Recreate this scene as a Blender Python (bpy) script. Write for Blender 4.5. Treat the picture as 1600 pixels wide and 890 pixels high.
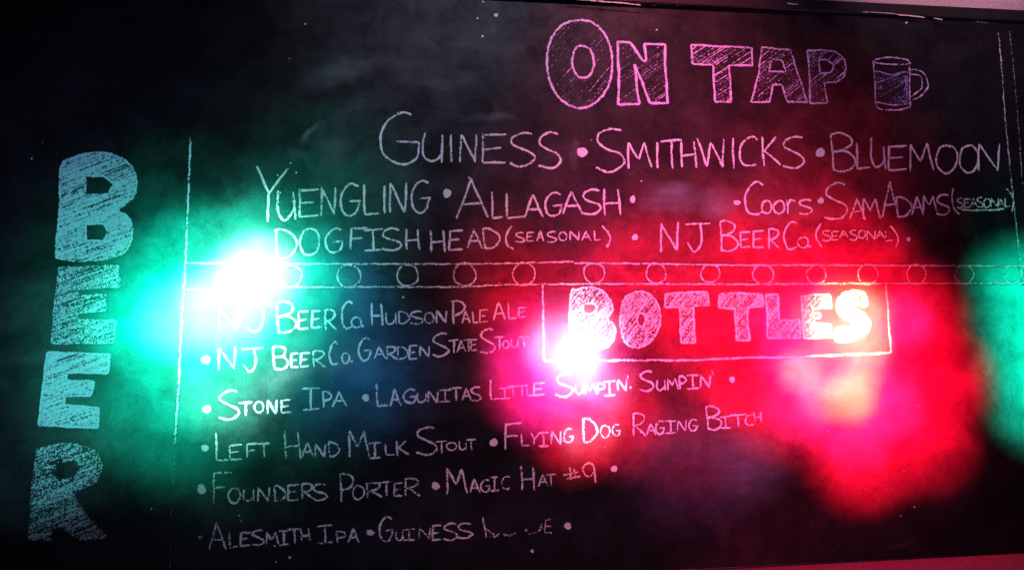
import bpy, math, random
from mathutils import Vector, Matrix
random.seed(7)
for o in list(bpy.data.objects): bpy.data.objects.remove(o)
SC = bpy.context.scene
COL = SC.collection
R = math.radians

# ------------------------------------------------------------------ camera
F_PX, PW, PH = 1150.0, 1600.0, 890.0
DIST, CAM_Z = 2.2, 1.50
YAW, PITCH, ROLL = R(7.368), R(6.583), R(-0.958)
def rot(v):
    x, y, z = v
    c, s = math.cos(ROLL), math.sin(ROLL); x, z = c*x - s*z, s*x + c*z
    c, s = math.cos(PITCH), math.sin(PITCH); y, z = c*y - s*z, s*y + c*z
    c, s = math.cos(YAW), math.sin(YAW); x, y = c*x + s*y, -s*x + c*y
    return Vector((x, y, z))
CAM = Vector((0, -DIST, CAM_Z))
def at(px, py):
    """photo measurement -> (x, z) on the face of the board (the plane y = 0)"""
    d = rot(((px - PW/2)/F_PX, 1.0, -(py - PH/2)/F_PX))
    p = CAM + d*(DIST/d.y)
    return p.x, p.z
cd = bpy.data.cameras.new('camera'); cam = bpy.data.objects.new('camera', cd); COL.objects.link(cam)
rx, ry, rz = rot((1, 0, 0)), rot((0, 1, 0)), rot((0, 0, 1))
cam.matrix_world = Matrix(((rx.x, rz.x, -ry.x, CAM.x), (rx.y, rz.y, -ry.y, CAM.y), (rx.z, rz.z, -ry.z, CAM.z), (0, 0, 0, 1)))
cd.sensor_width = 36; cd.lens = 36*F_PX/PW; cd.clip_end = 100
SC.camera = cam

# ------------------------------------------------------------------ room light
w = bpy.data.worlds.new('World'); SC.world = w; w.use_nodes = True
bg = w.node_tree.nodes['Background']; bg.inputs[0].default_value = (0.28, 0.22, 0.5, 1); bg.inputs[1].default_value = 0.05
SC.view_settings.view_transform = 'Standard'; SC.view_settings.look = 'None'
SC.view_settings.exposure = 0; SC.view_settings.gamma = 1
SC.render.engine = 'CYCLES'
SC.cycles.transparent_max_bounces = 24; SC.cycles.max_bounces = 4
SC.cycles.use_denoising = True
SC.cycles.sample_clamp_indirect = 2

def beam(px, py, rpx, color, power, L=3.0, blend=1.0, src=None, soft=0.03, spec=1.0):
    """Coloured spot aimed at (px, py): mirrored party lamp; added fill when src is given."""
    x, z = at(px, py); P = Vector((x, 0, z))
    if src is None:                                     # lamp on the far wall, where the glossy paint mirrors it
        d = P - CAM; q = P + Vector((d.x, -d.y, d.z))*(L/DIST)
    else:
        q = Vector(src)
    ld = bpy.data.lights.new('party_and_fill_spot', 'SPOT'); ld.color = color; ld.energy = power
    ld.shadow_soft_size = soft; ld.spot_blend = blend; ld.specular_factor = spec
    dist = (P - q).length
    ld.spot_size = 2*math.atan(rpx*DIST/F_PX/dist)
    o = bpy.data.objects.new('party_and_fill_spot', ld); COL.objects.link(o); o.location = q
    o.rotation_euler = (P - q).to_track_quat('-Z', 'Y').to_euler()
    return o
GREEN, RED, WARM = (0.0, 1.0, 0.60), (1.0, 0.0, 0.02), (1.0, 0.70, 0.30)
CRIM, MAG = (1.0, 0.015, 0.14), (1.0, 0.02, 0.27)
LAV, BLUE = (0.75, 0.60, 1.0), (0.30, 0.55, 1.0)
# green lamp cluster, left
for px, py, r, p in [(405, 425, 150, 420), (310, 440, 140, 420), (240, 490, 120, 480), (325, 555, 130, 420), (425, 515, 110, 260), (480, 440, 70, 120), (190, 520, 70, 120)]:
    beam(px, py, r, GREEN, p, blend=.95)
beam(320, 500, 330, (0, .9, .6), 150)
beam(520, 300, 190, (0, .8, .62), 24)
beam(290, 640, 140, GREEN, 130)
beam(200, 600, 150, GREEN, 60)
beam(545, 570, 160, (.03, .3, 1), 45)
beam(520, 440, 110, (.03, .5, 1), 60)
beam(400, 430, 76, (.42, 1, .88), 1300, blend=1)
beam(350, 478, 85, (.45, 1, .88), 800, blend=1)
beam(285, 500, 70, (.30, 1, .85), 330, blend=1)
# red lamp cluster, middle
for px, py, r, p in [(850, 500, 130, 260), (900, 600, 140, 420), (830, 590, 95, 330), (960, 650, 110, 300), (900, 690, 70, 200), (990, 450, 150, 260), (1060, 500, 130, 220), (1000, 400, 150, 90), (800, 430, 130, 60)]:
    beam(px, py, r, RED, p, blend=.95)
beam(880, 575, 140, (1, .03, .5), 620)
beam(930, 420, 330, CRIM, 50)
beam(915, 525, 56, (1, .38, .5), 800)
beam(903, 575, 56, (1, .42, .45), 850)
beam(866, 540, 58, (1, .35, .5), 480)
beam(945, 600, 55, (1, .15, .40), 260)
# red lamp cluster, right
for px, py, r, p in [(1215, 440, 150, 420), (1320, 420, 140, 420), (1170, 540, 140, 620), (1290, 560, 170, 520), (1400, 500, 130, 520), (1440, 590, 125, 620), (1365, 680, 130, 620), (1340, 735, 85, 260),
                     (1440, 690, 100, 330), (1220, 620, 125, 560), (1150, 600, 80, 150), (1250, 340, 130, 70), (1130, 410, 150, 220), (1080, 640, 160, 90)]:
    beam(px, py, r, RED, p, blend=.9)
beam(1300, 600, 360, CRIM, 40)
beam(1180, 330, 430, (1, .01, .06), 110)
for px, py, r, p in [(1310, 590, 150, 520), (1250, 640, 60, 260), (1400, 640, 55, 260), (1240, 555, 55, 260), (1340, 690, 60, 260), (1405, 500, 65, 300), (1270, 480, 60, 200), (1200, 490, 60, 120)]:
    beam(px, py, r, MAG, p)
beam(1326, 620, 48, (1, .72, .16), 520)
beam(1352, 590, 30, (1, .6, .12), 200)
beam(1258, 578, 45, (1, .42, .25), 380)
beam(1285, 625, 40, (1, .38, .25), 200)
beam(1345, 540, 50, (1, .55, .2), 330)
beam(1290, 500, 60, (1, .6, .4), 170)
beam(1345, 490, 55, WARM, 260)
# green lamp cluster, far right
for px, py, r, p in [(1650, 490, 130, 480), (1645, 570, 110, 420), (1640, 640, 95, 260), (1595, 430, 85, 200)]:
    beam(px, py, r, (0, 1, .6), p)
# unseen fill spots, added where the board cannot mirror them: they tint the chalk
beam(860, 470, 740, (.68, .66, 1.0), 760, src=(0.5, -1.2, 5.6))
beam(1010, 330, 340, (1, .02, .10), 1200, src=(1.2, -1.0, 5.4))
beam(430, 380, 230, GREEN, 330, src=(-1.0, -2.2, -1.4))
# added fill spots down low, outside the board's mirroring, to brighten the chalk
beam(1330, 520, 82, (1, .8, .4), 9500, src=(1.6, -2.8, -.6), blend=.9)
beam(1080, 470, 280, (1, .12, .62), 1000, src=(1.0, -2.2, -1.4), blend=.8)
beam(910, 580, 90, (1, .6, .8), 4200, src=(.8, -2.2, -1.4), blend=.7)
beam(375, 505, 120, (.5, 1, .9), 5500, src=(-.8, -2.2, -1.4), blend=.7)
beam(130, 420, 270, BLUE, 480, src=(-1.9, -2.2, -1.4))
beam(130, 520, 200, GREEN, 330, src=(-1.9, -2.2, -1.4))
beam(1330, 160, 260, (.5, .38, 1), 200, src=(1.8, -2.2, -1.4))
beam(1570, 150, 160, (.3, .5, 1), 260, src=(2.2, -2.2, -1.4))
beam(1590, 430, 120, (0, 1, .7), 500, src=(2.2, -2.2, -1.4))
# unseen spots added to brighten the wall above and below the board
beam(1480, -60, 260, (1, .45, .62), 300, src=(1.6, -1.3, 4.6))
beam(1380, 930, 420, (1, .01, .08), 70, src=(1.2, -1.3, -.2))

# ------------------------------------------------------------------ node helpers
class NT:
    def __init__(self, name):
        self.m = bpy.data.materials.new(name); self.m.use_nodes = True
        self.t = self.m.node_tree; self.n = self.t.nodes; self.l = self.t.links
        self.b = self.n['Principled BSDF']; self.out = self.n['Material Output']
    def sock(self, node, key, v):
        if v is None: return
        if isinstance(v, bpy.types.NodeSocket): self.l.new(v, node.inputs[key])
        else: node.inputs[key].default_value = v
    def math(self, op, a, b=None, c=None, clamp=False):
        n = self.n.new('ShaderNodeMath'); n.operation = op; n.use_clamp = clamp
        self.sock(n, 0, a); self.sock(n, 1, b); self.sock(n, 2, c); return n.outputs[0]
    def noise(self, vec, scale, detail=2.0, rough=0.5, dist=0.0):
        n = self.n.new('ShaderNodeTexNoise'); self.sock(n, 'Vector', vec)
        n.inputs['Scale'].default_value = scale; n.inputs['Detail'].default_value = detail
        n.inputs['Roughness'].default_value = rough; n.inputs['Distortion'].default_value = dist
        return n.outputs[0]
    def mapping(self, vec, loc=(0, 0, 0), rotn=(0, 0, 0), scale=(1, 1, 1), kind='POINT'):
        n = self.n.new('ShaderNodeMapping'); n.vector_type = kind; self.sock(n, 'Vector', vec)
        n.inputs['Location'].default_value = loc; n.inputs['Rotation'].default_value = rotn; n.inputs['Scale'].default_value = scale
        return n.outputs[0]
    def ramp(self, v, a, b, lo=0.0, hi=1.0, smooth=True):
        n = self.n.new('ShaderNodeMapRange'); n.interpolation_type = 'SMOOTHSTEP' if smooth else 'LINEAR'
        self.sock(n, 0, v); self.sock(n, 1, a); self.sock(n, 2, b); self.sock(n, 3, lo); self.sock(n, 4, hi); return n.outputs[0]
    def mix(self, f, a, b):
        n = self.n.new('ShaderNodeMix'); n.data_type = 'RGBA'
        self.sock(n, 0, f); self.sock(n, 6, a); self.sock(n, 7, b); return n.outputs[2]
    def pos(self):
        g = self.n.new('ShaderNodeNewGeometry'); return g.outputs['Position']

# ------------------------------------------------------------------ board paint: black, semi gloss, wiped with chalk dust
def board_material():
    k = NT('blackboard_paint'); p = k.pos()
    # wiped chalk dust: (px, py, rx, ry, turn in degrees, amount)
    smudge = [(1050, 312, 58, 30, -4, .50), (1122, 320, 46, 28, -20, .42), (640, 70, 190, 45, -14, .09), (530, 115, 70, 26, -20, .22), (560, 170, 60, 20, -30, .16),
              (485, 205, 24, 7, -48, .55), (470, 243, 30, 9, -10, .16), (525, 232, 30, 32, 0, .20), (700, 122, 90, 20, -3, .11),
              (765, 184, 60, 9, -3, .20), (1180, 725, 65, 70, -25, .26), (1110, 700, 120, 60, 10, .12), (340, 800, 90, 120, 0, .05),
              (900, 240, 9, 34, 0, .22), (60, 480, 90, 60, 0, .10), (480, 585, 90, 16, -12, .22), (540, 560, 140, 40, -15, .12),
              (1240, 330, 120, 30, 0, .10), (1400, 740, 170, 60, 10, .08), (1330, 640, 60, 70, 0, .22), (620, 640, 200, 30, -6, .07),
              (890, 700, 22, 60, 0, .16), (1150, 650, 260, 60, 0, .06), (350, 470, 130, 70, 0, .14), (100, 560, 110, 22, 0, .14),
              (1000, 700, 200, 50, -5, .07), (700, 580, 140, 40, 0, .08), (1405, 851, 26, 6, 0, .15), (90, 670, 70, 90, 0, .10),
              (760, 820, 400, 50, 0, .04), (1000, 300, 500, 180, 0, .035), (330, 620, 200, 90, 0, .05)]
    wob = k.n.new('ShaderNodeTexNoise'); wob.inputs['Scale'].default_value = 9; wob.inputs['Detail'].default_value = 3
    k.l.new(p, wob.inputs['Vector'])
    sub = k.n.new('ShaderNodeVectorMath'); sub.operation = 'MULTIPLY_ADD'
    k.l.new(wob.outputs['Color'], sub.inputs[0]); sub.inputs[1].default_value = (.09, 0, .09); k.l.new(p, sub.inputs[2])
    pw = k.mapping(sub.outputs[0], loc=(-.045, 0, -.045))
    total = None
    for (px, py, rx_, ry_, a, amt) in smudge:
        x, z = at(px, py); s = DIST/F_PX
        n = k.mapping(pw, loc=(x, 0, z), rotn=(0, R(a), 0), scale=(rx_*s, 1e3, ry_*s), kind='TEXTURE')
        ln = k.n.new('ShaderNodeVectorMath'); ln.operation = 'LENGTH'; k.l.new(n, ln.inputs[0])
        v = k.math('MULTIPLY', k.ramp(ln.outputs['Value'], 1.25, 0.0), amt)
        total = v if total is None else k.math('ADD', total, v)
    cloud = k.ramp(k.noise(k.mapping(p, rotn=(0, R(20), 0), scale=(1, 1, 2.0)), 3.4, 6, .62, .15), .38, .75)
    wisps = k.noise(k.mapping(p, rotn=(0, R(18), 0), scale=(5, 1, 16)), 1.0, 6, .68, .3)
    streak = k.noise(k.mapping(p, rotn=(0, R(2), 0), scale=(4, 1, 60)), 1.0, 5, .7, .8)
    fine = k.noise(p, 240, 3, .75)
    grit = k.noise(p, 190, 3, .7)
    dust = k.math('MULTIPLY', total, k.ramp(wisps, .25, .75, .5, 2.1))
    dust = k.math('ADD', dust, k.math('MULTIPLY', cloud, .011))
    dust = k.math('MULTIPLY', dust, k.ramp(k.noise(p, 260, 3, .7), .3, .7, .3, 1.8))
    base = k.mix(k.math('MULTIPLY', dust, .20), k.mix(k.ramp(fine, .3, .7), (.0025, .0025, .003, 1), (.0075, .0075, .0085, 1)), (.55, .56, .62, 1))
    k.sock(k.b, 'Base Color', base)
    rough = k.math('ADD', k.math('MULTIPLY', k.ramp(cloud, 0, 1), .05), k.ramp(streak, .3, .7, .38, .41))
    rough = k.math('ADD', rough, k.math('MULTIPLY', dust, .25), clamp=True)
    k.sock(k.b, 'Roughness', rough)
    k.sock(k.b, 'Specular IOR Level', k.math('MULTIPLY', k.ramp(fine, .3, .7, .42, .78), k.ramp(k.noise(pw, 7.5, 6, .68, .25), .3, .72, .36, 1.45)))
    k.sock(k.b, 'Coat Weight', .2); k.sock(k.b, 'Coat Roughness', k.ramp(cloud, 0, 1, .22, .28))
    bm = k.n.new('ShaderNodeBump'); bm.inputs['Strength'].default_value = .14; bm.inputs['Distance'].default_value = .0012
    k.l.new(k.math('ADD', k.math('MULTIPLY', streak, .35), k.math('MULTIPLY', grit, .5)), bm.inputs['Height'])
    k.l.new(bm.outputs[0], k.b.inputs['Normal']); k.l.new(bm.outputs[0], k.b.inputs['Coat Normal'])
    return k.m

def chalk_material(name, col, fill=False):
    k = NT(name); p = k.pos()
    uv = k.n.new('ShaderNodeUVMap'); uv.uv_map = 'stroke'
    sx = k.n.new('ShaderNodeSeparateXYZ'); k.l.new(uv.outputs[0], sx.inputs[0])
    across = k.math('ABSOLUTE', k.math('SUBTRACT', k.math('MULTIPLY', sx.outputs[0], 2.0), 1.0))
    g1 = k.noise(p, 205, 3, .8); g2 = k.noise(p, 95, 2, .6)
    g = k.math('ADD', k.math('MULTIPLY', g1, .72), k.math('MULTIPLY', g2, .28))
    # strength lowers the threshold above which the board's tooth has taken chalk; the stroke thins out to its sides
    thr = k.math('SUBTRACT', .685, k.math('MULTIPLY', sx.outputs[1], .26))
    thr = k.math('ADD', thr, k.math('MULTIPLY', k.math('POWER', across, 3.0), .15))
    a = k.ramp(g, k.math('SUBTRACT', thr, .035), k.math('ADD', thr, .04))
    a = k.math('MULTIPLY', a, k.ramp(sx.outputs[1], 0, .8, .25, .95))
    k.sock(k.b, 'Base Color', k.mix(g2, tuple(c*.8 for c in col) + (1,), tuple(col) + (1,)))
    k.b.inputs['Roughness'].default_value = 1.0; k.b.inputs['Specular IOR Level'].default_value = 0.0
    k.sock(k.b, 'Alpha', a)
    return k.m

M_BOARD = board_material()
WHITE = chalk_material('white_chalk', (.80, .79, .80))
LILAC = chalk_material('lilac_chalk', (.80, .60, .92))
BLUEC = chalk_material('pale_blue_chalk', (.58, .72, .78))
INDIGO = chalk_material('violet_blue_chalk', (.38, .36, .85))

def plain(name, col, rough, spec=.5, bump=0, scale=60, vary=.25):
    k = NT(name); p = k.pos(); n = k.noise(p, scale, 5, .65)
    k.sock(k.b, 'Base Color', k.mix(k.ramp(n, .25, .75), tuple(c*(1-vary) for c in col) + (1,), tuple(c*(1+vary) for c in col) + (1,)))
    k.b.inputs['Roughness'].default_value = rough; k.b.inputs['Specular IOR Level'].default_value = spec
    if bump:
        b = k.n.new('ShaderNodeBump'); b.inputs['Strength'].default_value = bump; b.inputs['Distance'].default_value = .002
        k.l.new(n, b.inputs['Height']); k.l.new(b.outputs[0], k.b.inputs['Normal'])
    return k.m
M_WALL = plain('rough_wall_paint', (.46, .40, .42), .8, .3, .5, 130, .22)
M_RAIL = plain('black_rail_paint', (.012, .011, .012), .42, .5, .4, 40, .3)
M_EDGE_HIGHLIGHT = chalk_material('pale_edge_highlight', (.75, .62, .6))  # rail edge scratches, with the highlight put into the colour

# ------------------------------------------------------------------ mesh helpers
def mesh_obj(name, verts, faces, mat, parent=None, uvs=None):
    me = bpy.data.meshes.new(name); me.from_pydata(verts, [], faces)
    if uvs is not None:
        lay = me.uv_layers.new(name='stroke')
        for lp in me.loops: lay.data[lp.index].uv = uvs[lp.vertex_index]
    me.materials.append(mat); me.update()
    o = bpy.data.objects.new(name, me); COL.objects.link(o)
    if parent: o.parent = parent
    return o
def box(name, x0, x1, y0, y1, z0, z1, mat, parent=None, bevel=0.0):
    v = [(x, y, z) for x in (x0, x1) for y in (y0, y1) for z in (z0, z1)]
    f = [(0, 1, 3, 2), (4, 6, 7, 5), (0, 4, 5, 1), (2, 3, 7, 6), (0, 2, 6, 4), (1, 5, 7, 3)]
    o = mesh_obj(name, v, f, mat, parent)
    if bevel:
        b = o.modifiers.new('bevel', 'BEVEL'); b.width = bevel; b.segments = 3
    return o
def empty(name, parent=None, loc=(0, 0, 0)):
    o = bpy.data.objects.new(name, None); COL.objects.link(o); o.location = loc; o.empty_display_size = .05
    if parent: o.parent = parent
    return o

PX = DIST/F_PX           # metres per photo pixel near the camera axis
LAYER = [0]
def lift():              # each stroke lies a hair above the one before it
    LAYER[0] = (LAYER[0] + 1) % 40
    return -0.0003 - LAYER[0]*0.00002

def catmull(pts, step=2.2):
    if len(pts) < 3: return densify(pts, step)
    out = []; P = [pts[0]] + pts + [pts[-1]]
    if pts[0] == pts[-1]: P[0], P[-1] = pts[-2], pts[1]
    for i in range(1, len(P) - 2):
        a, b, c, d = P[i-1], P[i], P[i+1], P[i+2]
        n = max(2, int(math.hypot(c[0]-b[0], c[1]-b[1])/step))
        for j in range(n):
            t = j/n
            out.append(tuple(.5*(2*b[q] + (c[q]-a[q])*t + (2*a[q]-5*b[q]+4*c[q]-d[q])*t*t + (3*b[q]-a[q]-3*c[q]+d[q])*t**3) for q in (0, 1)))
    out.append(pts[-1]); return out
def densify(pts, step=4.0):
    out = []
    for a, b in zip(pts, pts[1:]):
        n = max(1, int(math.hypot(b[0]-a[0], b[1]-a[1])/step))
        for j in range(n): out.append((a[0]+(b[0]-a[0])*j/n, a[1]+(b[1]-a[1])*j/n))
    out.append(pts[-1]); return out

class Marks:
    """collects chalk marks given in photo pixels and lays them on the board as one mesh"""
    def __init__(self): self.v, self.f, self.uv = [], [], []
    def ribbon(self, pts, width, s=1.0, smooth=False, wob=.35, taper=True, closed=False):
        if not smooth and len(pts) > 2:           # straight strokes meeting in corners: one ribbon for each
            for a, b in zip(pts, pts[1:]): self.ribbon([a, b], width, s, False, wob, False)
            return
        q = catmull(pts) if smooth else densify(pts)
        if closed: q = q[:-1]
        ph, ph2 = random.uniform(0, 6), random.uniform(0, 6)
        q = [(x + wob*math.sin(i*.55+ph), y + wob*math.sin(i*.47+ph2)) for i, (x, y) in enumerate(q)]
        w3 = [at(x, y) for x, y in q]; n = len(w3); y0 = lift(); base = len(self.v)
        for i in range(n):
            if closed: a, b = w3[i-1], w3[(i+1) % n]
            else: a, b = w3[max(i-1, 0)], w3[min(i+1, n-1)]
            dx, dz = b[0]-a[0], b[1]-a[1]; L = math.hypot(dx, dz) or 1
            hw = width*PX*.5*(1 + .16*math.sin(i*.9+ph2))
            if not closed and i in (0, n-1): hw *= .6 if taper else .85
            nx, nz = -dz/L*hw, dx/L*hw
            self.v += [(w3[i][0]+nx, y0, w3[i][1]+nz), (w3[i][0]-nx, y0, w3[i][1]-nz)]
            sv = s*(1 + .12*math.sin(i*.21+ph))
            self.uv += [(0, sv), (1, sv)]
            if i: self.f.append((base+2*i-2, base+2*i-1, base+2*i+1, base+2*i))
        if closed: self.f.append((base+2*n-2, base+2*n-1, base+1, base))
    def blob(self, x, y, r, s=1.2, ry=None):
        y0 = lift(); b = len(self.v); ry = ry or r; n = 14; cx, cz = at(x, y)
        self.v.append((cx, y0, cz)); self.uv.append((.5, s)); ph = random.uniform(0, 6)
        for i in range(n):
            t = 2*math.pi*i/n; k = 1 + .06*math.sin(2*t+ph) + .06*math.sin(3*t+2*ph) + .05*math.sin(5*t+ph)
            px, pz = at(x + r*k*math.cos(t), y + ry*k*math.sin(t))
            self.v.append((px, y0, pz)); self.uv.append((.93, s))
        for i in range(n): self.f.append((b, b+1+i, b+1+(i+1) % n))
    def hatch(self, loops, ang, gap, width, s, var=.35, jitter=1.2):
        """parallel rubbing strokes clipped to an outline with holes (even-odd)"""
        c, sn = math.cos(R(ang)), math.sin(R(ang))
        L = [[(x*c + y*sn, -x*sn + y*c) for x, y in lp] for lp in loops]
        ys = [p[1] for lp in L for p in lp]; y = min(ys) + gap*.4
        while y < max(ys):
            xs = []
            for lp in L:
                for a, b in zip(lp, lp[1:] + lp[:1]):
                    if (a[1] <= y) != (b[1] <= y): xs.append(a[0] + (y-a[1])/(b[1]-a[1])*(b[0]-a[0]))
            xs.sort()
            for a, b in zip(xs[::2], xs[1::2]):
                if b - a < 2.5: continue
                parts = [(a, b)]
                if b - a > 34 and random.random() < .6:
                    m = random.uniform(a+10, b-10); parts = [(a, m+2), (m-2, b)]
                for (u, v_) in parts:
                    st = s*(1 + random.uniform(-var, var)); j = random.uniform(-jitter, jitter)*.5; j2 = random.uniform(-jitter, jitter)*.5
                    pts = [((u+.8)*c - (y+j)*sn, (u+.8)*sn + (y+j)*c), ((v_-.8)*c - (y+j2)*sn, (v_-.8)*sn + (y+j2)*c)]
                    self.ribbon(pts, width*random.uniform(.7, 1.25), st, wob=.15)
            y += gap*random.uniform(.75, 1.25)
    def build(self, name, mat, parent): return mesh_obj(name, self.v, self.f, mat, parent, self.uv)

# ------------------------------------------------------------------ the place
wall = box('wall', -3.2, 4.2, 0.014, .16, -.2, 3.6, M_WALL); wall['kind'] = 'structure'
board = empty('chalkboard', None, (at(900, 880)[0], 0, at(900, 889)[1]))
board['label'] = 'large black bar chalkboard covered in chalk beer names, lit by green and red lamps'
board['category'] = 'chalkboard'
bpy.context.view_layer.update()
class Board:             # children keep their world placing
    pass
def adopt(o):
    o.parent = board; o.matrix_parent_inverse = Matrix.Translation(-board.location)
    return o
X0, X1 = at(-330, 450)[0], at(1760, 450)[0]
ZB = (at(1040, 889)[1] + at(1600, 862)[1])/2
ZT = (at(1000, 10)[1] + at(1540, 36)[1] + at(1356, 21)[1])/3
ZW = (at(1311, 0)[1] + at(1562, 18)[1])/2
adopt(box('board_panel', X0, X1, 0, .012, ZB, ZT + .01, M_BOARD, bevel=.0015))
adopt(box('top_rail', X0 - .01, X1 + .01, -.007, .012, ZT + .004, ZW, M_RAIL, bevel=.004))
adopt(box('bottom_edge', X0, X1, -.002, .012, ZB - .006, ZB - .0005, M_RAIL, bevel=.0015))

# ------------------------------------------------------------------ handwriting: each glyph in its unit box, x right, y down
S, Ln = True, False
G = {
 'A': [(Ln, [(0, 1), (.46, 0)]), (Ln, [(.44, 0), (1, 1)]), (Ln, [(.2, .64), (.8, .62)])],
 'B': [(Ln, [(.02, .04), (.12, 1)]), (S, [(0, .05), (.35, 0), (.78, .1), (.84, .27), (.62, .42), (.1, .49)]), (S, [(.1, .49), (.66, .5), (1, .68), (.92, .88), (.55, 1), (.12, .98)])],
 'C': [(S, [(1, .1), (.75, 0), (.35, .08), (.05, .38), (.03, .7), (.28, .97), (.65, 1), (1, .92)])],
 'D': [(Ln, [(.05, .02), (.12, 1)]), (S, [(0, .03), (.38, .02), (.85, .25), (1, .55), (.8, .85), (.45, 1), (.1, .98)])],
 'E': [(Ln, [(.06, .02), (.04, .98)]), (Ln, [(.05, .06), (1, .03)]), (Ln, [(.06, .52), (.78, .47)]), (Ln, [(.02, .98), (.98, .94)])],
 'F': [(Ln, [(.06, .02), (.04, 1)]), (Ln, [(.04, .06), (1, 0)]), (Ln, [(.05, .5), (.72, .46)])],
 'G': [(S, [(.9, .1), (.6, 0), (.25, .14), (.02, .5), (.1, .82), (.42, 1), (.8, .9), (.95, .55)]), (Ln, [(.45, .56), (1, .53)])],
 'H': [(Ln, [(.02, 0), (.08, 1)]), (Ln, [(.86, .02), (1, 1)]), (Ln, [(.04, .56), (.94, .53)])],
 'i': [(Ln, [(.4, 0), (.6, 1)])],
 'I': [(Ln, [(0, .04), (1, 0)]), (Ln, [(.5, .03), (.52, .97)]), (Ln, [(.04, 1), (1, .95)])],
 'J': [(Ln, [(0, .06), (1, 0)]), (S, [(.58, .03), (.66, .5), (.58, .85), (.34, 1), (.1, .72)])],
 'K': [(Ln, [(.02, 0), (.12, 1)]), (Ln, [(.75, .02), (.1, .56)]), (Ln, [(.16, .5), (1, .97)])],
 'L': [(Ln, [(.05, 0), (.1, .97)]), (Ln, [(.06, .98), (1, .95)])],
 'M': [(Ln, [(.04, 1), (.06, .02)]), (Ln, [(.06, .02), (.46, .62)]), (Ln, [(.46, .62), (.74, .02)]), (Ln, [(.74, .02), (1, .98)])],
 'N': [(Ln, [(.03, 1), (.06, .02)]), (Ln, [(.06, .03), (.88, .97)]), (Ln, [(.88, .97), (.96, 0)])],
 'O': [(S, [(.55, 0), (.2, .12), (.02, .48), (.15, .85), (.5, 1), (.86, .82), (1, .42), (.82, .1), (.5, .01)])],
 'P': [(Ln, [(.08, .03), (.16, 1)]), (S, [(0, .06), (.4, 0), (.88, .12), (1, .32), (.72, .52), (.18, .62)])],
 'R': [(Ln, [(.08, .03), (.1, 1)]), (S, [(0, .06), (.4, 0), (.82, .1), (.86, .28), (.6, .46), (.14, .56)]), (Ln, [(.25, .54), (1, .98)])],
 'r': [(Ln, [(.1, 0), (.2, 1)]), (S, [(.16, .4), (.4, .1), (.7, .04), (1, .12)])],
 'S': [(S, [(.9, .04), (.55, 0), (.15, .12), (.08, .32), (.4, .46), (.85, .6), (1, .78), (.72, .97), (.35, 1), (0, .92)])],
 'T': [(Ln, [(0, .07), (1, 0)]), (Ln, [(.5, .04), (.55, 1)])],
 'U': [(S, [(.08, 0), (.02, .45), (.12, .85), (.4, 1), (.72, .85), (.88, .6)]), (Ln, [(.9, .02), (.98, .98)])],
 'W': [(Ln, [(0, 0), (.38, .98)]), (Ln, [(.38, .98), (.52, .15)]), (Ln, [(.52, .15), (.95, .98)]), (Ln, [(.95, .98), (.98, .02)])],
 'Y': [(Ln, [(0, 0), (.42, .5)]), (Ln, [(1, .02), (.38, .62)]), (Ln, [(.4, .5), (.38, 1)])],
}
CROP = {'A': (380, 160), 'B': (680, 160), 'C': (980, 160), 'D': (1280, 160), 'E': (380, 270), 'F': (680, 270), 'G': (980, 270), 'H': (1280, 270),
        'I': (260, 450), 'J': (560, 450), 'K': (840, 430), 'L': (1120, 430), 'M': (260, 580), 'N': (560, 580), 'O': (840, 570), 'P': (260, 710),
        'Q': (560, 710), 'R': (820, 710), 'S': (840, 20), 'T': (1160, 20), 'U': (260, 380), 'V': (1100, 590), 'X': (0, 200), 'Y': (0, 530)}
SCL = {'V': 2.966, 'X': 2.4733, 'Y': 2.4733}
def pt(cr, x, y):
    ox, oy = CROP[cr]; s = SCL.get(cr, 4.94375); return ox + x/s, oy + y/s
def pts(cr, *v): return [pt(cr, v[i], v[i+1]) for i in range(0, len(v), 2)]

def word(label, items, width=4.2, s=1.0, name='word'):
    """items: (crop, glyph, x0, x1, y0, y1[, strength]) or (crop, [strokes]); a stroke is (smooth, x, y, x, y, ...)"""
    e = adopt(empty(name, None)); e['label'] = label
    bpy.context.view_layer.update()
    for it in items:
        m = Marks(); cr = it[0]
        if isinstance(it[1], list):
            for st in it[1]: m.ribbon(pts(cr, *st[1:]), width, s, st[0])
            nm = 'letter'
        else:
            g, x0, x1, y0, y1 = it[1:6]; k = s*(it[6] if len(it) > 6 else 1)
            a, b = pt(cr, x0, y0), pt(cr, x1, y1); h = abs(b[1]-a[1])
            ww = width*(1 if h > 20 else .82)
            for sm, q in G[g]:
                jit = lambda: random.uniform(-.02, .02)
                m.ribbon([(a[0]+(b[0]-a[0])*(x+jit()), a[1]+(b[1]-a[1])*(y+jit())) for x, y in q], ww, k, sm)
            nm = 'letter'
        m.build(nm, WHITE, e)
    return e
def boxes(cr, txt, *v):
    return [(cr, ch) + tuple(v[i*4:i*4+4]) for i, ch in enumerate(txt)]
def dot(cr, x, y, r, s=1.3, ry=None):
    m = Marks(); px, py = pt(cr, x, y); m.blob(px, py, r/4.94375*1.12, s, (ry or r)/4.94375*1.12)
    adopt(m.build('bullet_dot', WHITE, None))

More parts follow.
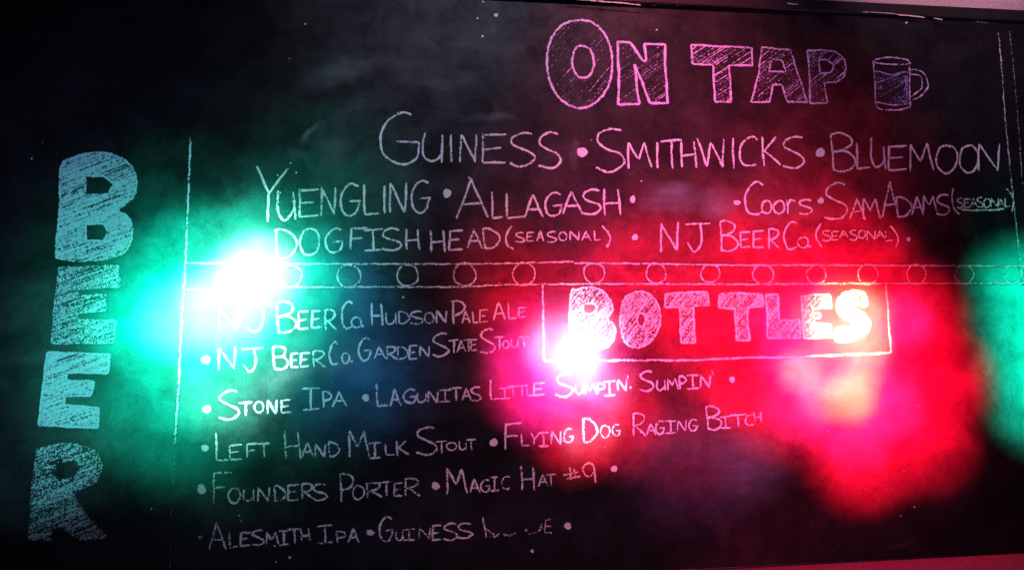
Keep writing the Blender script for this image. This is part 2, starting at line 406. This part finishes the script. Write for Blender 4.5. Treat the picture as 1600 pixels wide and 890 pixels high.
# ---- first row
word('name at the left of the first row, with a tall round initial',
     [('A', [(S, 1298, 95, 1240, 78, 1150, 115, 1085, 190, 1060, 290, 1080, 390, 1150, 455, 1250, 478, 1330, 440, 1356, 370, 1358, 310), (Ln, 1360, 308, 1185, 302)]),
      ('A', [(S, 1408, 235, 1385, 330, 1400, 420, 1450, 455, 1510, 430, 1535, 390), (Ln, 1538, 250, 1535, 465)])]
     + boxes('B', 'iNESS', 118, 128, 250, 465, 190, 325, 245, 465, 360, 550, 240, 475, 575, 770, 235, 490, 795, 970, 235, 505))
dot('B', 1135, 385, 36)
word('name in the middle of the first row',
     boxes('B', 'S', 1240, 1460, 205, 530) + boxes('C', 'MiTHWiCKS', 0, 185, 310, 515, 220, 244, 310, 508, 250, 425, 288, 515, 412, 532, 295, 505,
      540, 745, 275, 500, 808, 828, 275, 505, 865, 1005, 268, 492, 1035, 1185, 265, 490, 1200, 1365, 265, 510))
dot('C', 1490, 388, 32)
word('name at the right end of the first row',
     boxes('D', 'BL', 85, 278, 235, 530, 285, 395, 310, 515) + [('D', [(S, 403, 270, 400, 400, 420, 485, 455, 500, 490, 470, 500, 420), (Ln, 497, 340, 510, 520)])]
     + boxes('D', 'EMOON', 530, 680, 330, 525, 695, 885, 315, 535, 900, 1065, 330, 548, 1080, 1230, 325, 548, 1225, 1400, 320, 530))
# ---- second row
word('name at the left of the second row, with a long tailed initial',
     [('E', [(Ln, 105, -54, 200, 160), (Ln, 345, -34, 195, 165), (Ln, 195, 160, 190, 380)])]
     + boxes('E', 'UENGLiNG', 262, 405, 140, 365, 430, 585, 120, 345, 600, 718, 110, 330, 750, 905, 85, 330, 925, 1050, 85, 325, 1085, 1097, 100, 315,
             1130, 1265, 75, 310, 1300, 1445, 58, 305))
dot('F', 92, 158, 30)
word('name in the middle of the second row, with a tall pointed initial',
     boxes('F', 'ALLAGASH', 170, 415, 40, 350, 435, 520, 150, 350, 545, 690, 160, 350, 690, 835, 165, 345, 845, 985, 150, 335, 980, 1140, 145, 320,
           1130, 1280, 130, 320, 1300, 1430, 125, 325))
dot('F', 1525, 205, 18, ry=27)
dot('G', 848, 230, 24, ry=18)
word('short name in small letters in the second row', boxes('G', 'CSs'.replace('Ss', ''), 905, 1045, 75, 320)
     + boxes('G', 'OOrS', 1040, 1115, 215, 315, 1130, 1215, 215, 315, 1225, 1300, 205, 315, 1325, 1430, 205, 320))
dot('G', 1495, 215, 22)
word('two word name at the right end of the second row',
     boxes('H', 'SAMADAMS', 40, 215, 80, 360, 235, 355, 200, 360, 330, 470, 195, 360, 485, 615, 70, 345, 590, 715, 185, 335, 715, 805, 180, 325,
           800, 905, 175, 300, 905, 1005, 170, 325))
word('small underlined word in brackets at the right border',
     [('H', [(S, 1035, 120, 1024, 200, 1040, 270, 1082, 320)])]
     + boxes('H', 'SEASONAL', 1060, 1112, 195, 270, 1118, 1165, 198, 268, 1168, 1222, 195, 265, 1215, 1265, 190, 265, 1268, 1322, 200, 268,
             1325, 1385, 195, 265, 1378, 1432, 200, 265, 1432, 1475, 198, 262)
     + [('H', [(S, 1445, 120, 1488, 180, 1502, 235, 1485, 300)]), ('H', [(S, 1095, 286, 1250, 290, 1430, 280)])], width=3.8, s=.9)
# ---- third row
word('long name at the left of the third row', 
     boxes('E', 'DOGFISH', 240, 415, 435, 655, 438, 590, 428, 640, 635, 775, 425, 618, 828, 960, 425, 595, 930, 1075, 438, 600, 1070, 1220, 430, 600,
           1255, 1360, 430, 592) + boxes('E', 'H', 1445, 1560, 440, 610)
     + boxes('F', 'EAD', 105, 215, 440, 600, 250, 360, 435, 580, 365, 500, 428, 580), width=3.9)
word('small bracketed word in the middle of the third row',
     [('F', [(S, 590, 410, 550, 480, 558, 560, 605, 590)])]
     + boxes('F', 'SEASONAL', 620, 690, 460, 535, 705, 765, 455, 530, 785, 840, 445, 530, 865, 935, 455, 535, 955, 1015, 455, 525, 1040, 1115, 450, 520,
             1130, 1205, 450, 525, 1225, 1275, 445, 520) + [('F', [(S, 1290, 405, 1340, 470, 1350, 520, 1325, 575)])], width=3.8)
dot('F', 1543, 497, 22)
word('three word name at the right of the third row',
     boxes('G', 'NJBEERCO', 252, 400, 385, 610, 450, 640, 385, 605, 715, 850, 370, 605, 870, 950, 450, 580, 970, 1055, 445, 580, 1085, 1180, 430, 590,
           1210, 1310, 375, 590, 1315, 1400, 495, 580), width=3.9)
dot('G', 1410, 568, 9)
word('small bracketed word at the end of the third row',
     [('G', [(S, 1495, 390, 1460, 460, 1465, 520, 1505, 575)])]
     + boxes('H', 'SEASONAL', 22, 92, 445, 525, 97, 148, 450, 520, 155, 222, 445, 500, 232, 295, 440, 520, 302, 355, 440, 505, 365, 435, 445, 520,
             440, 500, 445, 505, 510, 565, 450, 525) + [('H', [(S, 545, 408, 595, 465, 610, 520, 590, 572)])], width=3.8)
dot('H', 690, 513, 15)
# ---- bottles, first line
word('first line under the band, half lost in the green glare',
     boxes('I', 'N', 405, 565, 150, 330) + [('I', [(Ln, 650, 140, 825, 128), (S, 738, 132, 748, 250, 705, 330, 650, 325, 618, 285)])]
     + boxes('I', 'BEERCO', 850, 1000, 105, 340, 1015, 1100, 175, 320, 1120, 1200, 170, 305, 1220, 1315, 165, 325, 1355, 1435, 100, 310, 1430, 1505, 220, 305)
     + boxes('J', 'HUDSONPALEALE', 100, 188, 115, 290, 210, 295, 190, 278, 305, 392, 180, 272, 400, 500, 180, 275, 510, 582, 190, 270, 600, 685, 170, 270,
             720, 820, 95, 280, 800, 860, 175, 270, 882, 930, 180, 265, 935, 1000, 165, 262, 1040, 1135, 110, 245, 1155, 1220, 115, 240, 1235, 1295, 145, 225), width=3.9)
dot('I', 1515, 292, 9)
# second line
dot('I', 305, 552, 32)
word('second line under the band, ending at the framed heading',
     boxes('I', 'NJBEERCO', 400, 540, 455, 630, 580, 750, 462, 640, 820, 940, 445, 625, 960, 1025, 500, 612, 1035, 1110, 495, 608, 1130, 1228, 480, 610,
           1260, 1325, 415, 590, 1355, 1415, 500, 580)
     + boxes('J', 'GARDENSTATESTOUT', 0, 100, 380, 560, 120, 212, 450, 545, 215, 300, 450, 550, 300, 380, 450, 545, 390, 455, 440, 550, 470, 550, 445, 530,
             570, 695, 352, 525, 695, 775, 398, 500, 762, 830, 400, 492, 815, 885, 395, 490, 870, 916, 392, 480, 940, 1055, 315, 500, 1050, 1130, 375, 475,
             1115, 1165, 405, 465, 1180, 1235, 390, 455, 1235, 1315, 375, 455), width=3.9)
dot('I', 1432, 565, 8)
# third line
dot('M', 312, 290, 30)
word('third line, two words left of the middle bullet',
     boxes('M', 'STONEIPA', 400, 565, 145, 370, 560, 662, 235, 340, 680, 750, 230, 315, 780, 855, 215, 330, 885, 965, 215, 320, 1050, 1180, 125, 297,
           1205, 1272, 155, 275, 1282, 1390, 155, 270), width=3.9)
dot('M', 1540, 202, 25)
word('third line, long name running right under the framed heading',
     boxes('N', 'LAGUNITAS', 135, 230, 95, 270, 245, 330, 135, 265, 350, 448, 135, 242, 452, 530, 165, 240, 535, 620, 150, 242, 622, 720, 142, 235, 700, 800, 125, 225,
           800, 872, 130, 220, 870, 945, 120, 228)
     + boxes('N', 'LITTLE', 1015, 1095, 60, 215, 1090, 1172, 130, 210, 1150, 1240, 112, 192, 1225, 1300, 108, 190, 1300, 1350, 95, 190, 1350, 1442, 88, 186)
     + boxes('O', 'SUMPIN', 138, 272, 70, 240, 290, 355, 145, 225, 365, 455, 140, 230, 455, 520, 140, 225, 510, 600, 125, 235, 615, 692, 110, 200)
     + [('O', [(Ln, 694, 80, 700, 106)])]
     + boxes('O', 'SUMPIN', 790, 895, 45, 200, 920, 988, 115, 195, 1000, 1085, 100, 190, 1088, 1150, 85, 185, 1150, 1245, 75, 185, 1255, 1335, 75, 175)
     + [('O', [(Ln, 1346, 45, 1355, 75)])], width=4.0)
dot('O', 718, 172, 8); dot('O', 1502, 112, 21)
# fourth line
dot('M', 298, 590, 25)
word('fourth line, four words left of the middle bullet',
     boxes('M', 'LEFTHANDM', 380, 475, 475, 688, 485, 585, 560, 680, 620, 705, 555, 665, 700, 805, 550, 660, 912, 1035, 462, 675, 1050, 1135, 545, 660,
           1150, 1235, 560, 660, 1250, 1335, 540, 655, 1405, 1568, 455, 660)
     + boxes('N', 'ILKSTOUT', 80, 172, 550, 668, 205, 280, 555, 645, 292, 395, 535, 650, 445, 605, 430, 640, 600, 682, 535, 630, 682, 755, 545, 610,
             775, 838, 540, 605, 830, 915, 520, 605), width=3.8, s=.92)
dot('N', 1045, 547, 28)
word('fourth line, name fading out at its right end',
     boxes('N', 'FLY', 1130, 1265, 395, 605, 1255, 1322, 480, 575, 1330, 1398, 475, 562)
     + boxes('O', 'INGDOGRAGINGBIT', 2, 86, 520, 625, 105, 182, 510, 612, 200, 276, 490, 600, 345, 460, 410, 590, 485, 560, 465, 560, 575, 640, 455, 545,
             730, 835, 370, 550, 840, 915, 450, 540, 910, 980, 430, 530, 980, 1070, 430, 525, 1080, 1152, 425, 510, 1165, 1240, 420, 505,
             1300, 1420, 320, 495, 1412, 1492, 395, 485, 1480, 1610, 380, 475)
     + boxes('V', 'CH', 190, 230, 170, 218, 232, 266, 155, 205), width=3.9, s=.95)
# fifth line
dot('P', 272, 265, 30, ry=36, s=1.1)
word('fifth line, two dim words left of the bullet',
     boxes('P', 'FOUNDERSPO', 360, 510, 130, 380, 480, 572, 255, 375, 595, 680, 265, 358, 705, 800, 250, 358, 830, 920, 240, 355, 935, 1025, 225, 355,
           1040, 1140, 220, 340, 1130, 1240, 225, 348, 1335, 1445, 145, 355, 1435, 1530, 235, 345)
     + boxes('Q', 'RTER', 60, 185, 215, 330, 160, 265, 208, 320, 275, 340, 215, 320, 355, 475, 180, 320), width=3.9, s=.86)
dot('Q', 597, 240, 28)
word('fifth line, name ending in a hash sign and a nine',
     boxes('Q', 'MAGICHAT', 680, 840, 105, 305, 860, 940, 185, 295, 945, 1018, 190, 285, 1015, 1085, 170, 280, 1105, 1172, 165, 262, 1255, 1360, 85, 270,
           1390, 1465, 150, 245, 1450, 1525, 148, 240)
     + [('R', [(Ln, 345, 95, 358, 195), (Ln, 380, 95, 392, 180), (Ln, 295, 155, 415, 135), (Ln, 325, 185, 430, 165)]),
        ('R', [(S, 532, 85, 492, 60, 450, 98, 460, 150, 500, 166, 530, 130), (Ln, 530, 75, 548, 215)])], width=3.8, s=.9)
dot('R', 690, 107, 23)
# sixth line
dot('P', 262, 635, 18, s=.7)
word('sixth line, two dim words left of the bullet',
     [('P', 'A', 330, 460, 515, 735, .85)] + boxes('P', 'LESMITHIPA', 485, 550, 590, 712, 570, 650, 595, 705, 660, 752, 580, 695, 770, 870, 595, 695, 868, 945, 585, 695,
           935, 1040, 568, 685, 1040, 1110, 565, 668, 1165, 1285, 545, 680, 1310, 1385, 590, 675, 1402, 1490, 565, 675), width=3.8, s=.9)
dot('Q', 92, 600, 28, ry=24, s=1.0)
word('sixth line, purple dim name after the bullet',
     boxes('Q', 'GUINESS', 160, 272, 480, 665, 290, 350, 590, 660, 345, 435, 575, 658, 465, 560, 560, 650, 570, 640, 540, 658, 655, 765, 530, 655, 760, 880, 530, 640), width=3.8, s=.9)
word('half wiped word at the end of the sixth line',
     [('Q', [(Ln, 960, 480, 990, 635), (S, 975, 560, 1030, 610, 1010, 630)]), ('Q', [(S, 1040, 600, 1050, 635, 1090, 605)]),
      ('Q', [(S, 1120, 612, 1160, 620, 1220, 600)]), ('Q', [(S, 1290, 570, 1320, 610, 1345, 600)]), ('Q', [(S, 1345, 608, 1400, 580, 1415, 530)]),
      ('Q', [(S, 1495, 500, 1452, 506, 1440, 590, 1495, 602), (Ln, 1450, 550, 1485, 548)])], width=3.8, s=.74)
dot('R', 332, 548, 25)

# ---- ruled lines, band of circles, frame round the heading
def rule(name, label, P, width=3.6, s=.9, smooth=False):
    m = Marks()
    if smooth: m.ribbon(P, width, s, True)
    else:
        for a, b in zip(P, P[1:]): m.ribbon([a, b], width, s, False, .4, False)
    o = adopt(m.build(name, WHITE, None)); o['label'] = label; return o
rule('ruled_line', 'long upright chalk line left of the menu', [(298, 215), (290, 411), (284, 500), (279, 606), (273, 693)], 3.7, .92, True)
rule('ruled_line', 'faded lower end of the upright chalk line', [(273, 695), (270, 771), (267, 831), (265, 889)], 4, .38, True)
rule('ruled_line', 'upper line of the band of circles', [(288, 411), (470, 412), (600, 412), (760, 412), (896, 408.5)], 3.3, .88, True)
rule('ruled_line', 'upper line of the band of circles, right length', [(897, 411), (1025, 412), (1130, 414), (1280, 414), (1440, 415), (1620, 415.5)], 3.3, .88, True)
rule('ruled_line', 'lower line of the band of circles', [(290, 452), (462, 448.8), (600, 448), (720, 448), (800, 444.5), (980, 443.5), (1160, 444), (1280, 443), (1440, 442.5), (1620, 442)], 3.3, .88, True)
rule('ruled_line', 'inner border line at the right of the menu', [(1560, 52), (1566, 120), (1570, 180), (1581.4, 296), (1587.5, 351), (1593.5, 413)], 3.4, .72, True)
rule('ruled_line', 'outer border line at the right of the menu', [(1577, 49), (1585, 124), (1593, 225), (1598, 300)], 3.2, .55, True)
rule('heading_frame', 'chalk box drawn round the lower heading', [(848, 444), (850, 563.5), (971, 562.5), (1083, 562.5), (1160, 558.5), (1231, 557.8), (1322, 553.8), (1392, 551), (1389, 515), (1384, 444)], 4.0, .98)
for (cx, cy, r) in [(454.8, 430.8, 17), (545.5, 430.8, 18), (637, 430, 17), (726, 428.8, 18), (818.6, 427.8, 18), (928.4, 426.8, 16.5), (1025, 426.8, 16),
                    (1109.5, 427, 14.5), (1192.4, 428.8, 16), (1275.3, 428.8, 15), (1355.9, 428.8, 16), (1431.3, 428.8, 15.3), (1506.5, 428.8, 14.5), (1581.4, 428.8, 14)]:
    m = Marks(); ph = random.uniform(0, 6)
    q = [(cx + r*math.cos(t*math.pi/5+ph)*random.uniform(.94, 1.05), cy + r*math.sin(t*math.pi/5+ph)*random.uniform(.93, 1.04)) for t in range(10)]
    m.ribbon(q + [q[0], ((q[0][0]+q[1][0])/2, (q[0][1]+q[1][1])/2)], 3.4, .85, True)
    adopt(m.build('circle', WHITE, None))

# ---- block letters
def block(parent, cr, outer, holes, mat, smooth=False, ang=-33, gap=3.4, hw=3.2, s=.6, edge=4.6, es=1.1, off=(0, 0), hsm=False, under=None):
    P = [(x+off[0], y+off[1]) for x, y in pts(cr, *outer)]; Hs = [[(x+off[0], y+off[1]) for x, y in pts(cr, *h)] for h in holes]
    O = catmull(P + [P[0]])[:-1] if smooth else P
    HH = [catmull(h + [h[0]])[:-1] if hsm else h for h in Hs]
    m = Marks()
    if under: m.hatch([O] + HH, ang+3, under[0], under[0]*1.15, under[1], .1, .3)
    m.hatch([O] + HH, ang, gap, hw, s)
    f = m.build('letter', mat, parent)
    e = Marks()
    for loop, sm in [(O, smooth)] + [(h, hsm) for h in HH]:
        if sm: e.ribbon(loop + [loop[0]], edge, es, True, .3, closed=True)
        else:
            for a, b in zip(loop, loop[1:] + loop[:1]): e.ribbon([a, b], edge, es, False, .3, False)
    # outline belongs to the same letter: join its faces
    me = f.data; base = len(m.v)
    v = m.v + e.v; fc = m.f + [tuple(i+base for i in q) for q in e.f]; uv = m.uv + e.uv
    f2 = mesh_obj('letter', v, fc, mat, parent, uv); bpy.data.objects.remove(f)
    f2.name = 'letter'
    return f2
def heading(label):
    e = adopt(empty('heading', None)); e['label'] = label; return e

h = heading('large hatched heading above the first row of names')
block(h, 'S', (320, 60, 420, 76, 500, 142, 556, 250, 576, 380, 562, 520, 510, 630, 430, 705, 340, 738, 250, 718, 160, 650, 98, 540, 72, 400, 85, 260, 130, 160, 210, 85),
      [(340, 258, 400, 280, 430, 350, 432, 420, 400, 485, 350, 505, 300, 480, 268, 400, 275, 320, 300, 270)], LILAC, True, -50, 4.6, 2.6, .46, 4.4, 1.05, hsm=True, under=(6, .30))
block(h, 'S', (615, 225, 715, 232, 812, 368, 838, 372, 825, 240, 985, 248, 985, 400, 1005, 700, 868, 698, 800, 520, 748, 400, 760, 480, 770, 620, 790, 705, 622, 712, 628, 480),
      [], LILAC, False, -35, 4.2, 2.8, .50, 4.8, 1.15, under=(6, .22))
block(h, 'S', (1185, 250, 1655, 272, 1660, 410, 1479, 405, 1495, 690, 1370, 690, 1355, 405, 1195, 395), [], LILAC, False, -33, 3.8, 3.0, .66, 4.4, 1.0, under=(6, .35))
block(h, 'T', (148, 268, 375, 290, 400, 390, 500, 690, 345, 690, 305, 560, 235, 550, 210, 690, 65, 690, 125, 480),
      [(230, 360, 305, 370, 335, 455, 205, 455)], LILAC, False, -38, 4.0, 3.0, .60, 4.2, .9, under=(6, .3))
block(h, 'T', (500, 292, 620, 290, 720, 302, 785, 360, 800, 430, 780, 500, 720, 540, 632, 540, 655, 700, 520, 700, 520, 500),
      [(588, 368, 650, 362, 700, 400, 705, 430, 680, 465, 600, 470)], LILAC, False, -40, 4.2, 3.0, .60, 4.2, .9, under=(6, .3))

h = heading('framed block heading, brightest at its two ends')
for outer, holes, cr, sm in [
    ((258, 150, 300, 112, 400, 92, 490, 115, 560, 190, 578, 270, 540, 330, 590, 390, 598, 440, 570, 520, 480, 570, 265, 575), [(355, 225, 430, 220, 455, 250, 430, 290, 360, 290), (370, 440, 430, 430, 460, 465, 420, 495, 370, 490)], 'K', True),
    ((790, 125, 870, 150, 930, 230, 948, 330, 930, 420, 870, 510, 790, 552, 710, 545, 660, 480, 638, 370, 650, 240, 690, 160), [(800, 290, 835, 320, 820, 380, 790, 395, 770, 350, 775, 305)], 'K', True),
    ((985, 145, 1150, 130, 1310, 130, 1325, 230, 1200, 235, 1215, 520, 1108, 522, 1098, 245, 985, 245), [], 'K', False),
    ((20, 145, 190, 135, 350, 150, 358, 240, 235, 248, 240, 400, 255, 500, 152, 500, 140, 255, 15, 248), [], 'L', False),
    ((378, 150, 470, 145, 480, 350, 635, 340, 648, 480, 390, 485, 390, 300), [], 'L', False),
    ((652, 165, 750, 148, 870, 150, 885, 250, 738, 258, 740, 288, 795, 290, 798, 328, 748, 332, 750, 372, 880, 378, 885, 480, 670, 485), [], 'L', False),
    ((935, 190, 980, 140, 1060, 118, 1140, 140, 1155, 235, 1060, 225, 1040, 245, 1130, 290, 1180, 360, 1170, 430, 1100, 480, 1000, 510, 920, 500, 925, 410, 1010, 400, 1060, 370, 980, 330, 930, 270), [], 'L', True)]:
    block(h, cr, outer, holes, WHITE, sm, -52, 3.2, 3.6, .74, 4.2, 1.0, under=(5, .72), hsm=sm)

h = heading('large upright block heading down the left side, one letter under another')
block(h, 'X', (238, 150, 290, 112, 370, 96, 450, 108, 508, 150, 527, 210, 515, 265, 460, 317, 500, 350, 510, 410, 490, 470, 430, 500, 330, 512, 240, 505, 218, 480, 232, 300),
      [(330, 185, 400, 185, 440, 215, 420, 255, 330, 262), (332, 370, 400, 370, 420, 400, 400, 437, 330, 435)], BLUEC, True, -22, 3.4, 4.2, .9, 4, 1.0, under=(6, .95))
block(h, 'X', (228, 540, 460, 532, 462, 612, 300, 622, 300, 650, 410, 645, 408, 705, 303, 712, 303, 742, 450, 742, 440, 828, 200, 832, 212, 680), [], BLUEC, False, -20, 3.4, 3.8, .72, 4, .8, under=(6, .75))
block(h, 'Y', (183, 50, 425, 58, 415, 130, 258, 125, 255, 158, 362, 162, 352, 215, 250, 218, 245, 252, 382, 265, 378, 340, 150, 330), [], BLUEC, False, -20, 3.4, 4.2, .95, 4, 1.15, under=(6, 1.0))
block(h, 'Y', (140, 425, 220, 402, 300, 402, 370, 430, 398, 490, 370, 550, 285, 590, 330, 670, 415, 765, 310, 775, 235, 720, 205, 725, 195, 778, 108, 770, 120, 620),
      [(218, 475, 290, 465, 308, 500, 285, 535, 215, 540)], BLUEC, False, -22, 3.4, 3.8, .62, 4, .55, under=(6, .7))

# ---- beer mug drawing
mug = adopt(empty('mug_drawing', None)); mug['label'] = 'chalk drawing of a beer mug beside the upper heading'
def draw(name, mat, strokes, width=3.4, s=.8):
    m = Marks()
    for st in strokes: m.ribbon(pts('T', *st[1:]), width, s, st[0])
    return m.build(name, mat, mug)
draw('glass_outline', LILAC, [(S, 1005, 375, 1050, 355, 1147, 347, 1240, 356, 1292, 378, 1285, 395, 1180, 402, 1090, 395, 1020, 385, 1006, 374),
     (Ln, 1010, 375, 1022, 520), (Ln, 1022, 520, 1030, 725), (Ln, 1288, 385, 1290, 560), (Ln, 1290, 560, 1297, 725), (S, 1030, 725, 1080, 748, 1165, 753, 1250, 742, 1303, 722),
     (S, 1032, 690, 1100, 706, 1170, 712, 1250, 710, 1290, 695)])
draw('handle', LILAC, [(S, 1290, 440, 1360, 445, 1410, 480, 1432, 560, 1402, 620, 1350, 660, 1305, 678), (S, 1295, 475, 1368, 488, 1386, 530, 1386, 580, 1350, 615, 1305, 648)])
m = Marks(); liq = pts('T', 1025, 458, 1060, 455, 1100, 470, 1150, 482, 1200, 468, 1285, 462, 1288, 700, 1170, 708, 1032, 690)
m.hatch([liq], -12, 4.5, 5.2, .35, .2); m.hatch([liq], -28, 3.6, 3.0, .5)
m.hatch([pts('T', 1028, 500, 1180, 475, 1285, 470, 1285, 540, 1150, 540, 1028, 600)], -20, 3, 3.2, .7)
m.hatch([pts('T', 1250, 490, 1280, 480, 1284, 660, 1265, 680, 1250, 600)], 88, 3, 3.2, .8)
m.ribbon(pts('T', 1025, 455, 1060, 455, 1100, 470, 1150, 481, 1200, 466, 1240, 460, 1285, 462), 3.2, .9, True)
m.build('beer_fill', INDIGO, mug)

# ---- loose specks of chalk and the top rail's scratched edge, its lit highlight painted pale
m = Marks()
for x, y, r in [(775, 24, 3), (746, 29, 1.5), (755, 3, 1.5), (754, 57, 2), (1026, 47, 1.3), (477, 38, 1.4), (454, 255, 1.3), (463, 270, 1.5), (434, 274, 1.2), (438, 301, 1.2),
                (452.8, 870, 2.1), (431.5, 877, 1.2), (374, 804.6, 1.3), (377, 813, 1), (429, 852, 1.5), (831.5, 860, 2.6), (1428.5, 791.5, 1.5), (1407, 805, 1.2), (1435, 633, 1.1),
                (1002, 283, 1.2), (1416, 36, 1.6), (50, 248, 1.4), (237, 794, 1.3), (630, 464, 1.6), (733, 278, 1.6), (1412, 735, 1), (1293, 672, 1.2)]:
    m.blob(x, y, r, 1.5)
for i in range(30):
    m.blob(random.uniform(5, 1595), random.uniform(40, 860), random.uniform(.4, .85), random.uniform(.6, 1.3))
o = adopt(m.build('chalk_specks', WHITE, None)); o['kind'] = 'stuff'
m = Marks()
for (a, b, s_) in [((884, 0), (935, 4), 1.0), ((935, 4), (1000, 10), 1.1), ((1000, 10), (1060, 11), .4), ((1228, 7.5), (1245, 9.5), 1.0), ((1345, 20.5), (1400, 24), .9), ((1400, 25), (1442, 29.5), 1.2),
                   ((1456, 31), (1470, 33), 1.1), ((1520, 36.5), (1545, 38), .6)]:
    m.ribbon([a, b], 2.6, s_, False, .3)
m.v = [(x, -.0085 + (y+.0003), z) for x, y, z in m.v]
o = adopt(m.build('scratched_edge_highlight', M_EDGE_HIGHLIGHT, None)); o['label'] = 'painted highlight along the scratched edge of the black top rail'
